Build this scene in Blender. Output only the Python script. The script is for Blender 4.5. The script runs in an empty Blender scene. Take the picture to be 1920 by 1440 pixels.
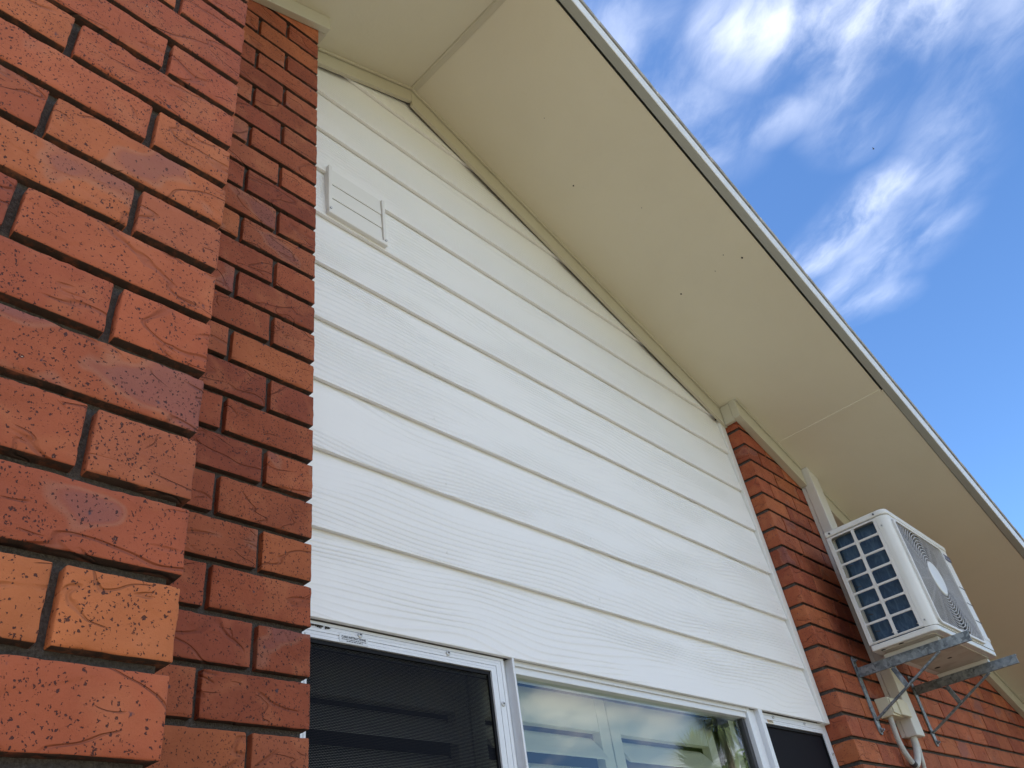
import bpy, bmesh, math, random
from mathutils import Vector, Matrix, noise
random.seed(7)
S = bpy.context.scene
COL = S.collection
R = math.radians

# ------------------------------------------------------------ camera
cd = bpy.data.cameras.new('camera'); cam = bpy.data.objects.new('camera', cd); COL.objects.link(cam)
RX = (0.6858984, -0.7148985, -0.1358804); DN = (0.3575380, 0.4937079, -0.7927289); FW = (0.6338059, 0.4951491, 0.5942369)
cam.matrix_world = Matrix(((RX[0], -DN[0], -FW[0], 0), (RX[1], -DN[1], -FW[1], 0), (RX[2], -DN[2], -FW[2], 1.5), (0, 0, 0, 1)))
cd.sensor_width = 36; cd.lens = 36 * 1511.96 / 1920; cd.clip_start = .02; cd.clip_end = 3000
S.camera = cam
S.view_settings.view_transform = 'Standard'; S.view_settings.look = 'None'; S.view_settings.gamma = 1
S.view_settings.exposure = 2.14
S.view_settings.use_curve_mapping = False
S.cycles.max_bounces = 8; S.cycles.diffuse_bounces = 4; S.cycles.transparent_max_bounces = 16

# ------------------------------------------------------------ node helper
class NT:
    def __init__(s, t): s.t = t; s.n = t.nodes; s.l = t.links
    def node(s, typ, ins=None, **kw):
        nd = s.n.new(typ)
        for k, v in kw.items(): setattr(nd, k, v)
        for k, v in (ins or {}).items():
            sock = nd.inputs[k]
            if isinstance(v, bpy.types.NodeSocket): s.l.new(v, sock)
            else: sock.default_value = v
        return nd
    def m(s, op, a, b=0.0, c=0.0, clamp=False):
        return s.node('ShaderNodeMath', {0: a, 1: b, 2: c}, operation=op, use_clamp=clamp).outputs[0]
    def vm(s, op, a, b=(0, 0, 0), out=0):
        return s.node('ShaderNodeVectorMath', {0: a, 1: b}, operation=op).outputs[out]
    def noise(s, vec, scale, detail=2.0, dist=0.0, rough=.5, out=0):
        return s.node('ShaderNodeTexNoise', {'Vector': vec, 'Scale': scale, 'Detail': detail, 'Distortion': dist, 'Roughness': rough}).outputs[out]
    def rng(s, v, a, b, c=0.0, d=1.0, smooth=False):
        return s.node('ShaderNodeMapRange', {0: v, 1: a, 2: b, 3: c, 4: d}, interpolation_type='SMOOTHSTEP' if smooth else 'LINEAR').outputs[0]
    def mix(s, f, a, b, mode='MIX'):
        nd = s.n.new('ShaderNodeMix'); nd.data_type = 'RGBA'; nd.blend_type = mode
        for k, v in ((0, f), (6, a), (7, b)):
            if isinstance(v, bpy.types.NodeSocket): s.l.new(v, nd.inputs[k])
            else: nd.inputs[k].default_value = v if k == 0 else (tuple(v) + (1,))[:4]
        return nd.outputs[2]
    def mapv(s, vec, sc=(1, 1, 1), loc=(0, 0, 0), rot=(0, 0, 0)):
        return s.node('ShaderNodeMapping', {'Vector': vec, 'Location': loc, 'Rotation': rot, 'Scale': sc}).outputs[0]

# ------------------------------------------------------------ world: sky with cirrus
SUN_EL, SUN_AZ = R(52), R(-40)          # azimuth from +Y towards +X
w = bpy.data.worlds.new('World'); S.world = w; w.use_nodes = True
w.cycles.sampling_method = 'MANUAL'; w.cycles.sample_map_resolution = 512
t = NT(w.node_tree); w.node_tree.nodes.clear()
sky = t.node('ShaderNodeTexSky', sky_type='NISHITA', sun_disc=False, sun_elevation=SUN_EL, sun_rotation=SUN_AZ, air_density=1.0, dust_density=.1, ozone_density=2.2)
tc = t.node('ShaderNodeTexCoord').outputs['Generated']
sep = t.node('ShaderNodeSeparateXYZ', {0: tc})
zz = t.m('MAXIMUM', sep.outputs[2], .06)
px = t.m('DIVIDE', sep.outputs[0], zz); py = t.m('DIVIDE', sep.outputs[1], zz)
P = t.node('ShaderNodeCombineXYZ', {0: px, 1: py, 2: 0.0}).outputs[0]
segs = [((.755, .070), (.911, -.110), .055, .92), ((.846, -.005), (.950, .010), .050, .60),
        ((.912, .150), (.932, .060), .026, .40), ((1.02, .049), (1.003, .010), .040, .40), ((1.00, -.200), (1.241, .003), .045, .38),
        ((1.241, .003), (1.290, .16), .060, .30), ((1.196, .045), (1.25, .237), .034, .72), ((1.35, .05), (1.38, .21), .050, .45),
        ((1.475, .17), (1.45, .25), .032, .38), ((.58, .19), (.87, .215), .05, .42), ((.891, -.10), (.97, -.108), .04, .5)]
warp = t.noise(P, 6.0, 3.0, 0, .6, out=1)
Pw = t.vm('ADD', P, t.vm('MULTIPLY', t.vm('SUBTRACT', warp, (.5, .5, .5)), (.06, .06, 0)))
tot = None
for a, b, rad, wt in segs:
    ab = (b[0] - a[0], b[1] - a[1], 0); L2 = ab[0] ** 2 + ab[1] ** 2
    pa = t.vm('SUBTRACT', Pw, (a[0], a[1], 0))
    h = t.m('DIVIDE', t.vm('DOT_PRODUCT', pa, ab, out=1), L2, clamp=True)
    hv = t.node('ShaderNodeVectorMath', {0: ab, 'Scale': h}, operation='SCALE').outputs[0]
    dd = t.vm('LENGTH', t.vm('SUBTRACT', pa, hv), out=1)
    g = t.m('MULTIPLY', t.rng(dd, 0, rad * 2.7, 1, 0, True), wt)
    tot = g if tot is None else t.m('MAXIMUM', tot, g)
st = t.mapv(t.mapv(Pw, rot=(0, 0, R(30))), sc=(1, .50, 1))
fine = t.noise(st, 11.0, 7.0, .25, .60)
med = t.noise(st, 5.5, 3.0, .1, .5)
gen = t.rng(t.noise(t.mapv(P, loc=(3.1, 1.7, 0), sc=(1, .6, 1)), .9, 3.0, .2, .5), .40, .62, 0, 1.0, True)
# generic cover is added fill light out of view; thins out around the wisps
local = t.rng(t.vm('DOT_PRODUCT', tc, (.799, .05, .599), out=1), .72, .90, 1, 0, True)
low = t.rng(sep.outputs[2], .32, .62, 1, 0, True)
tot = t.m('MAXIMUM', t.m('MULTIPLY', tot, .29), t.m('MULTIPLY', t.m('MULTIPLY', gen, t.rng(sep.outputs[2], .28, .48, 0, 1, True)), local))
dens = t.m('MULTIPLY', tot, t.rng(t.m('ADD', t.m('MULTIPLY', fine, .80), t.m('MULTIPLY', med, .45)), .42, .92, .06, 1.3, True))
# cumulus low over the horizon
cu = t.rng(t.noise(t.mapv(tc, sc=(1, 1, 1.7)), 3.6, 6.0, .1, .5), .485, .60, 0, .85, True)
dens = t.m('MAXIMUM', dens, t.m('MULTIPLY', t.m('MULTIPLY', cu, low), local))
dens = t.m('MAXIMUM', dens, t.m('MULTIPLY', t.rng(sep.outputs[2], 0, .3, .35, .0), .2))
dens = t.m('MINIMUM', dens, .93)
skyc = t.mix(1.0, sky.outputs[0], (.36, .485, .615), 'MULTIPLY')
col = t.mix(dens, skyc, (7.5, 7.4, 7.25))
bg = t.node('ShaderNodeBackground', {'Color': col, 'Strength': .10})
out = t.node('ShaderNodeOutputWorld', {'Surface': bg.outputs[0]})

sd = bpy.data.lights.new('sun', 'SUN'); sd.energy = 4.2; sd.angle = R(.53); sd.color = (1, .95, .87)
so = bpy.data.objects.new('sun', sd); COL.objects.link(so)
sv = Vector((math.sin(SUN_AZ) * math.cos(SUN_EL), math.cos(SUN_AZ) * math.cos(SUN_EL), math.sin(SUN_EL)))
so.rotation_euler = sv.to_track_quat('Z', 'Y').to_euler(); so.location = (-8, 12, 14)

# ------------------------------------------------------------ materials
def mat(name, col=(.5, .5, .5), rough=.6, metal=0.0, fn=None, spec=.5):
    m = bpy.data.materials.new(name); m.use_nodes = True
    n = NT(m.node_tree); b = m.node_tree.nodes['Principled BSDF']
    b.inputs['Base Color'].default_value = tuple(col) + (1,); b.inputs['Roughness'].default_value = rough
    b.inputs['Metallic'].default_value = metal; b.inputs['Specular IOR Level'].default_value = spec
    if fn: fn(n, b)
    return m
def bump(n, b, h, dist, strength=1.0):
    bp = n.node('ShaderNodeBump', {'Height': h, 'Distance': dist, 'Strength': strength})
    n.l.new(bp.outputs[0], b.inputs['Normal']); return bp
def obc(n): return n.node('ShaderNodeTexCoord').outputs['Object']

def brick_fn(n, b):
    oi = n.node('ShaderNodeObjectInfo')
    rnd = oi.outputs['Random']
    off = n.node('ShaderNodeCombineXYZ', {0: n.m('MULTIPLY', rnd, 37.0), 1: n.m('MULTIPLY', rnd, 11.0), 2: n.m('MULTIPLY', rnd, 91.0)}).outputs[0]
    c = n.vm('ADD', obc(n), off)
    base = oi.outputs['Color']
    big = n.noise(c, 9, 3, .3, .55)
    col = n.mix(n.rng(big, .35, .7), base, n.mix(1.0, base, (.78, .74, .74), 'MULTIPLY'))
    hue = n.noise(n.mapv(c, loc=(5, 5, 5)), 16, 2, .4)
    col = n.mix(n.rng(hue, .52, .72, 0, .35), col, (.50, .175, .075))
    # burnt purplish flashes with a pale rim
    pn = n.noise(n.mapv(c, sc=(1, 1, 1.3), loc=(9, 2, 4)), 8.5, 1.5, .2)
    amt = n.m('SUBTRACT', 1.0, oi.outputs['Alpha'])
    thr = n.m('SUBTRACT', .80, n.m('MULTIPLY', amt, .26))
    dpt = n.m('SUBTRACT', pn, thr)
    rim = n.m('MULTIPLY', n.rng(dpt, -.035, 0, 0, 1, True), n.rng(dpt, 0, .03, 1, 0, True))
    col = n.mix(n.m('MULTIPLY', rim, .28), col, (.36, .20, .14))
    col = n.mix(n.rng(dpt, -.01, .05, 0, .50, True), col, (.22, .095, .09))
    # iron specks: irregular, small
    cw = n.vm('ADD', c, n.vm('MULTIPLY', n.vm('SUBTRACT', n.noise(c, 260, 2, 0, .6, out=1), (.5, .5, .5)), (.0075, .0075, .0075)))
    def specks(scale, r0, r1, dens):
        v = n.node('ShaderNodeTexVoronoi', {'Vector': n.mapv(cw, sc=(1, 1, .75)), 'Scale': scale, 'Randomness': 1.0})
        cs = n.node('ShaderNodeSeparateColor', {0: v.outputs['Color']})
        rad = n.m('MULTIPLY', n.rng(cs.outputs[0], 1 - dens, 1.0, 0, 1), r1)
        return n.rng(n.m('SUBTRACT', rad, v.outputs['Distance']), 0, r0, 0, 1), cs.outputs[1]
    area = n.rng(n.noise(c, 13, 2), .30, .66, .25, 1.0)
    s1, k1 = specks(330, .06, .46, .98)
    s2, k2 = specks(150, .05, .30, .32)
    s1 = n.m('MULTIPLY', s1, n.m('GREATER_THAN', area, k1))
    sp = n.m('MAXIMUM', s1, s2)
    s3, k3 = specks(66, .12, .26, .10)
    col = n.mix(n.m('MULTIPLY', sp, .88), col, (.035, .014, .016))
    col = n.mix(n.m('MULTIPLY', s3, .85), col, (.035, .036, .055))
    w1, _ = specks(150, .06, .16, .03)
    col = n.mix(n.m('MULTIPLY', w1, .75), col, (.62, .45, .33))
    # creases
    def crease(scale, wdt, loc, thr):
        q = n.noise(n.mapv(c, sc=(.55, .55, 1.25), loc=loc), scale, 2.2, .5, .45)
        ln = n.rng(n.m('ABSOLUTE', n.m('SUBTRACT', q, .5)), 0, wdt, 1, 0, True)
        ms = n.rng(n.noise(n.mapv(c, loc=loc), scale * 1.3, 1), thr, thr + .08, 0, 1, True)
        return n.m('MULTIPLY', ln, ms)
    c1 = crease(7.5, .014, (1, 4, 2), .41); c2 = crease(12, .012, (7, 3, 8), .55)
    cr = n.m('MAXIMUM', c1, n.m('MULTIPLY', c2, .8))
    col = n.mix(n.m('MULTIPLY', cr, .30), col, (.16, .045, .03))
    # joint shade painted on the bed faces as a patchy mortar-dark film
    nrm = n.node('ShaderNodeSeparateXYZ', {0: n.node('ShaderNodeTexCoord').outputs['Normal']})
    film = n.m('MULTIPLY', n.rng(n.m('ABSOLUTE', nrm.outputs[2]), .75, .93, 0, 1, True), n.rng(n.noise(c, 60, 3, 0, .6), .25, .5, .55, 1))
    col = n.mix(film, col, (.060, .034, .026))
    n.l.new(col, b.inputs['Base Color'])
    step = n.rng(n.noise(n.mapv(c, sc=(.55, .55, 1.25), loc=(1, 4, 2)), 8, 2.2, .5, .45), .49, .53, 0, .35, True)
    h = n.m('SUBTRACT', n.m('MULTIPLY', n.noise(c, 48, 5, 0, .62), .9), n.m('MULTIPLY', cr, 1.5))
    h = n.m('SUBTRACT', n.m('ADD', h, step), n.m('MULTIPLY', sp, .45))
    h = n.m('ADD', h, n.m('MULTIPLY', n.noise(c, 420, 3, 0, .7), .16))
    bump(n, b, h, .0019)
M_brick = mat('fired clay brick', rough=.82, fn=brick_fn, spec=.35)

def mortar_fn(n, b):
    c = obc(n)
    v = n.rng(n.noise(c, 320, 4, 0, .7), .35, .72)
    g = n.rng(n.noise(c, 14, 3), .35, .65)
    col = n.mix(v, (.055, .043, .038), (.14, .118, .105))
    col = n.mix(n.m('MULTIPLY', g, .4), col, (.11, .10, .10))
    n.l.new(col, b.inputs['Base Color'])
    bump(n, b, n.m('ADD', n.noise(c, 260, 5, 0, .7), n.m('MULTIPLY', n.noise(c, 60, 3), 1.6)), .0035)
M_mortar = mat('raked cement mortar', rough=.95, fn=mortar_fn, spec=.2)

def board_fn(n, b):
    oi = n.node('ShaderNodeObjectInfo'); rnd = oi.outputs['Random']
    off = n.node('ShaderNodeCombineXYZ', {0: n.m('MULTIPLY', rnd, 9.0), 1: 0.0, 2: n.m('MULTIPLY', n.m('FLOOR', n.m('MULTIPLY', rnd, 3.0)), 4.3)}).outputs[0]
    c0 = obc(n); c = n.vm('ADD', c0, off)
    z = n.node('ShaderNodeSeparateXYZ', {0: c}).outputs[2]
    f = n.noise(n.mapv(c, sc=(.85, 0, 3.0)), 1.5, 1.4, .25, .4)
    ph = n.m('ADD', n.m('MULTIPLY', z, 430.0), n.m('MULTIPLY', f, 62.0))
    s_ = n.m('SINE', ph)
    s_ = n.m('POWER', n.m('ADD', n.m('MULTIPLY', s_, .5), .5), 3.2)
    wob = n.noise(n.mapv(c, sc=(8, 0, 60)), 2.0, 3, .2)
    mask = n.rng(n.noise(n.mapv(c, sc=(1.2, 0, 5), loc=(3, 0, 9)), 1.7, 2), .34, .56, .10, 1.0, True)
    h = n.m('MULTIPLY', s_, mask)
    bump(n, b, h, .0016)
    dirt = n.rng(n.noise(c0, 3.1, 5, .3, .6), .5, .78, 0, .10)
    col = n.mix(dirt, (.86, .85, .835), (.70, .68, .63))
    col = n.mix(n.rng(n.noise(c0, 240, 2), .74, .78, 0, .25), col, (.45, .42, .38))
    n.l.new(col, b.inputs['Base Color'])
M_board = mat('white acrylic paint on embossed fibre cement', rough=.42, fn=board_fn)

def paint_fn(col, dirtc, amt, bs=70, bd=.0003, sc=2.3):
    def fn(n, b):
        c = obc(n)
        d = n.rng(n.noise(c, sc, 6, .4, .62), .42, .78, 0, amt)
        cc = n.mix(d, col, dirtc)
        cc = n.mix(n.rng(n.noise(n.mapv(c, loc=(4, 4, 1)), 30, 3, 0, .7), .66, .8, 0, amt * .8), cc, dirtc)
        n.l.new(cc, b.inputs['Base Color'])
        bump(n, b, n.noise(c, bs, 3), bd)
    return fn
M_soffit = mat('cream soffit paint', rough=.55, fn=paint_fn((.68, .63, .495), (.53, .48, .36), .30, 90, .0004, 1.5))
M_trim = mat('cream trim paint', rough=.45, fn=paint_fn((.54, .50, .385), (.42, .38, .28), .35, 60, .0006, 5))
M_white = mat('white trim paint', rough=.42, fn=paint_fn((.78, .77, .74), (.60, .57, .50), .22))
M_alu = mat('white powdercoated aluminium', rough=.32, fn=paint_fn((.76, .78, .81), (.58, .58, .58), .16))
M_barge = mat('weathered barge metal in painted shade', rough=.5, fn=paint_fn((.36, .365, .33), (.24, .25, .21), .5, 90, .0004, 4))  # shade of the barge underside is put into this darker colour
M_bargeface = mat('pale barge capping', rough=.4, fn=paint_fn((.86, .88, .88), (.62, .64, .62), .3, 90, .0003, 6))  # sky light on the outer face is put into this lighter colour
M_tile = mat('grey concrete roof tile', rough=.9, fn=paint_fn((.40, .385, .36), (.14, .135, .12), .95, 160, .002, 14))
M_ac = mat('off white appliance enamel', rough=.34, fn=paint_fn((.72, .71, .67), (.50, .48, .42), .28, 400, .00005, 4))
M_acgrille = mat('off white moulded plastic', rough=.42, fn=paint_fn((.70, .68, .65), (.46, .43, .38), .35, 300, .00005, 6))
M_ring = mat('dusty grey guard wire', rough=.5, fn=paint_fn((.50, .48, .47), (.32, .30, .28), .4, 300, .00005, 8))
M_acpan = mat('stained steel base pan', rough=.55, fn=paint_fn((.55, .52, .45), (.24, .15, .09), .75, 60, .0004, 7))
def coil_fn(n, b):
    c = obc(n)
    z = n.node('ShaderNodeSeparateXYZ', {0: c})
    f = n.m('SINE', n.m('MULTIPLY', z.outputs[1], 2800.0))
    col = n.mix(n.rng(n.noise(n.mapv(c, sc=(1, 3, 1)), 14, 4, 1.2, .6), .45, .75), (.022, .055, .105), (.07, .125, .19))
    n.l.new(col, b.inputs['Base Color'])
    bump(n, b, n.m('ADD', n.m('MULTIPLY', f, .2), n.noise(c, 120, 2)), .0008)
M_coil = mat('blue condenser fins', rough=.45, metal=.2, fn=coil_fn)
M_black = mat('black plastic', (.010, .010, .012), .6, spec=.15)
M_darkgrey = mat('dark grey gasket', (.05, .05, .055), .6)
M_badge = mat('navy badge', (.035, .037, .085), .3)
M_badgeink = mat('silver badge lettering', (.45, .46, .52), .3)
def galv_fn(n, b):
    c = obc(n)
    v = n.node('ShaderNodeTexVoronoi', {'Vector': n.vm('ADD', c, n.vm('MULTIPLY', n.noise(c, 40, 2, out=1), (.02, .02, .02))), 'Scale': 85.0})
    cs = n.node('ShaderNodeSeparateColor', {0: v.outputs['Color']}).outputs[0]
    m_ = n.m('ADD', n.m('MULTIPLY', cs, .45), n.m('MULTIPLY', n.noise(c, 22, 4, .4, .6), .75))
    col = n.mix(n.rng(m_, .3, .9), (.115, .135, .155), (.34, .38, .40))
    n.l.new(col, b.inputs['Base Color'])
    n.l.new(n.rng(m_, .2, 1, .62, .38), b.inputs['Roughness'])
    bump(n, b, n.noise(c, 90, 4), .0008)
M_galv = mat('galvanised steel', rough=.5, metal=.55, fn=galv_fn)
M_pvc = mat('cream pvc duct', rough=.45, fn=paint_fn((.66, .63, .57), (.45, .41, .34), .28))
M_jbox = mat('yellowed pvc', rough=.45, fn=paint_fn((.66, .60, .44), (.40, .35, .22), .45, 40, .0004, 12))
M_pipe = mat('light grey pvc conduit', rough=.4, fn=paint_fn((.58, .57, .53), (.36, .34, .29), .5, 60, .0003, 20))
M_shutter = mat('cream plantation shutter', rough=.4, fn=paint_fn((.86, .84, .70), (.6, .56, .42), .15))
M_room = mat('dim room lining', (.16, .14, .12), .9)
M_ink = mat('black printing ink', (.02, .02, .03), .7)
M_labelclear = mat('aged label film', (.66, .68, .70), .25)
M_labelcream = mat('cream sticker', (.72, .62, .42), .4)
M_labelred = mat('brown red sticker print', (.28, .07, .05), .5)
M_dirt = mat('dark insect dirt', (.02, .016, .012), .9)
M_screw = mat('painted screw head', (.55, .56, .57), .3, .5)
M_steelbolt = mat('dull zinc bolt', (.30, .31, .33), .45, .8)

m = bpy.data.materials.new('window glass'); m.use_nodes = True; n = NT(m.node_tree); n.n.clear()
fr = n.node('ShaderNodeFresnel', {'IOR': 1.72})
gl = n.node('ShaderNodeBsdfGlossy', {'Color': (.97, .98, 1, 1), 'Roughness': .004})
tr = n.node('ShaderNodeBsdfTransparent', {'Color': (.80, .86, .84, 1)})
mx = n.node('ShaderNodeMixShader', {0: fr.outputs[0], 1: tr.outputs[0], 2: gl.outputs[0]})
n.node('ShaderNodeOutputMaterial', {'Surface': mx.outputs[0]})
M_glass = m

m = bpy.data.materials.new('perforated black security mesh'); m.use_nodes = True; n = NT(m.node_tree); n.n.clear()
c = obc(n); sp_ = n.node('ShaderNodeSeparateXYZ', {0: c})
PX, PZ = .0032, .0028
zi = n.m('DIVIDE', sp_.outputs[2], PZ); row = n.m('FLOOR', zi)
xs = n.m('ADD', n.m('DIVIDE', sp_.outputs[0], PX), n.m('MULTIPLY', n.m('MODULO', row, 2.0), .5))
fx = n.m('SUBTRACT', n.m('FRACT', xs), .5); fz = n.m('SUBTRACT', n.m('FRACT', zi), .5)
r2 = n.m('ADD', n.m('MULTIPLY', fx, fx), n.m('MULTIPLY', fz, fz))
hole = n.m('LESS_THAN', r2, .050)
pb = n.node('ShaderNodeBsdfPrincipled', {'Base Color': (.008, .009, .013, 1), 'Roughness': .6, 'Specular IOR Level': .06})
tr = n.node('ShaderNodeBsdfTransparent')
mx = n.node('ShaderNodeMixShader', {0: hole, 1: pb.outputs[0], 2: tr.outputs[0]})
n.node('ShaderNodeOutputMaterial', {'Surface': mx.outputs[0]})
M_mesh = m
M_darkmesh = mat('fine black woven screen', (.010, .010, .014), .7, spec=.08)

def ground_fn(n, b):
    c = obc(n)
    col = n.mix(n.rng(n.noise(c, 1.3, 6, 0, .6), .4, .65), (.11, .12, .045), (.19, .165, .075))
    n.l.new(n.mix(n.rng(n.noise(c, 30, 4), .4, .7, 0, .5), col, (.08, .10, .03)), b.inputs['Base Color'])
    bump(n, b, n.noise(c, 60, 4), .02)
M_grass = mat('dry lawn', rough=.95, fn=ground_fn)
M_conc = mat('pale concrete', rough=.85, fn=paint_fn((.17, .15, .11), (.12, .105, .08), .6, 120, .001, 3))
M_absorber = mat('dark bounce absorber', rough=.95, fn=paint_fn((.060, .045, .032), (.03, .022, .016), .8, 60, .02, 8))  # colour of the added sheet that swallows ground bounce
def leaf_fn(n, b):
    oi = n.node('ShaderNodeObjectInfo')
    c = obc(n)
    n.l.new(n.mix(n.rng(n.noise(c, 2.5, 3), .35, .7), (.045, .085, .022), (.10, .15, .04)), b.inputs['Base Color'])
M_leaf = mat('green foliage', rough=.55, fn=leaf_fn)
M_frond = mat('spiky green leaves', rough=.4, fn=paint_fn((.13, .19, .06), (.07, .11, .04), .6, 30, .001, 4))
M_bark = mat('bark', rough=.9, fn=paint_fn((.16, .12, .085), (.07, .055, .04), .8, 40, .01, 6))

# ------------------------------------------------------------ mesh helpers
class MB:
    def __init__(s): s.v = []; s.f = []
    def add(s, v, f):
        o = len(s.v); s.v += [tuple(p) for p in v]; s.f += [tuple(i + o for i in q) for q in f]; return s
    def box(s, x0, x1, y0, y1, z0, z1):
        v = [(x, y, z) for x in (x0, x1) for y in (y0, y1) for z in (z0, z1)]
        return s.add(v, [(0, 1, 3, 2), (4, 6, 7, 5), (0, 4, 5, 1), (2, 3, 7, 6), (0, 2, 6, 4), (1, 5, 7, 3)])
    def prism(s, poly, f0, f1):
        """poly: 2-D points; f0/f1 map a 2-D point to 3-D front/back"""
        k = len(poly)
        v = [f0(p) for p in poly] + [f1(p) for p in poly]
        return s.add(v, [tuple(range(k)), tuple(range(2 * k - 1, k - 1, -1))] + [(i + k, (i + 1) % k + k, (i + 1) % k, i) for i in range(k)])
    def tube(s, pts, r, seg=10, rf=None, cap=True):
        pts = [Vector(p) for p in pts]; v = []; f = []; up = Vector((.13, .92, .2)).normalized()
        for i, p in enumerate(pts):
            d = (pts[min(i + 1, len(pts) - 1)] - pts[max(i - 1, 0)]).normalized()
            a = d.cross(up); a = a.normalized() if a.length > 1e-4 else Vector((1, 0, 0)); b_ = d.cross(a)
            rr = rf(i) if rf else r
            for k in range(seg):
                an = 2 * math.pi * k / seg; v.append(p + a * math.cos(an) * rr + b_ * math.sin(an) * rr)
        for i in range(len(pts) - 1):
            for k in range(seg):
                f.append((i * seg + k, i * seg + (k + 1) % seg, (i + 1) * seg + (k + 1) % seg, (i + 1) * seg + k))
        if cap:
            f.append(tuple(range(seg - 1, -1, -1))); f.append(tuple((len(pts) - 1) * seg + k for k in range(seg)))
        return s.add(v, f)
    def mesh(s, name):
        me = bpy.data.meshes.new(name); me.from_pydata(s.v, [], s.f); me.update()
        bm = bmesh.new(); bm.from_mesh(me); bmesh.ops.recalc_face_normals(bm, faces=bm.faces); bm.to_mesh(me); bm.free()
        return me

def put(o, parent=None, loc=None):
    COL.objects.link(o)
    if loc is not None: o.location = loc
    if parent is not None:
        o.parent = parent
        W = Vector(parent.get('wl', (0, 0, 0)))
        o.matrix_parent_inverse = Matrix.Translation(-W)
    o['wl'] = tuple(o.location)
    return o
def obj(name, mb, m, parent=None, bevel=0, smooth=False, loc=None, label=None, kind=None):
    me = mb if isinstance(mb, bpy.types.Mesh) else mb.mesh(name)
    if not me.materials: me.materials.append(m)
    o = bpy.data.objects.new(name, me); put(o, parent, loc)
    if bevel:
        md = o.modifiers.new('bevel', 'BEVEL'); md.width = bevel; md.segments = 2; md.limit_method = 'ANGLE'; md.angle_limit = R(40)
    if smooth:
        for p in me.polygons: p.use_smooth = True
    if label: o['label'] = label
    if kind: o['kind'] = kind
    return o
def thing(name, label, cat, loc, group=None):
    o = bpy.data.objects.new(name, None); o.empty_display_size = .1; put(o, None, loc)
    o['label'] = label; o['category'] = cat
    if group: o['group'] = group
    return o
def tag(o, label, cat, group=None):
    o['label'] = label; o['category'] = cat
    if group: o['group'] = group
    return o
def clip(poly, a, b, c):
    """keep a*x+b*z<=c"""
    out = []
    for i in range(len(poly)):
        p, q = poly[i], poly[(i + 1) % len(poly)]
        dp = a * p[0] + b * p[1] - c; dq = a * q[0] + b * q[1] - c
        if dp <= 0: out.append(p)
        if (dp < 0 < dq) or (dq < 0 < dp):
            tt = dp / (dp - dq); out.append((p[0] + (q[0] - p[0]) * tt, p[1] + (q[1] - p[1]) * tt))
    return out

# ------------------------------------------------------------ roof lines
RX0, RZ0, SR, SL = 1.303, 4.317, .3933, .470
def sof(x): return RZ0 - (x - RX0) * SR if x > RX0 else RZ0 - (RX0 - x) * SL
def clip_rake(poly, dz):
    poly = clip(poly, SR, 1, RZ0 + RX0 * SR - dz)
    return clip(poly, -SL, 1, RZ0 - RX0 * SL - dz) if poly else poly
YN, XN, ZN = .7251, .3516, 2.9015          # nearest wall: face, corner, first bed joint
YP, XP, ZP = 1.1641, .8076, 3.9423         # second pier
YR, XR, ZR = 1.2136, 3.2026, 3.4451        # right wall
YB = 1.29                                  # weatherboards
C = .086

# ------------------------------------------------------------ ground
g = MB().box(-300, 300, -300, 300, -.5, 0); obj('ground', g, M_grass, kind='structure')
obj('bounce_absorber', MB().box(5.01, 16, -7.0, 1.1, -.06, .04), M_absorber, kind='structure')  # unseen dark sheet added to cut ground bounce on the right soffit
obj('concrete_path', MB().box(-12, 5.0, -8.0, 1.1, -.06, .05), M_conc, kind='structure')

# ------------------------------------------------------------ the house
house = thing('brick_house', 'orange red brick house with white weatherboard gable and cream eaves', 'house', (1.3, 1.3, 0))

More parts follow.
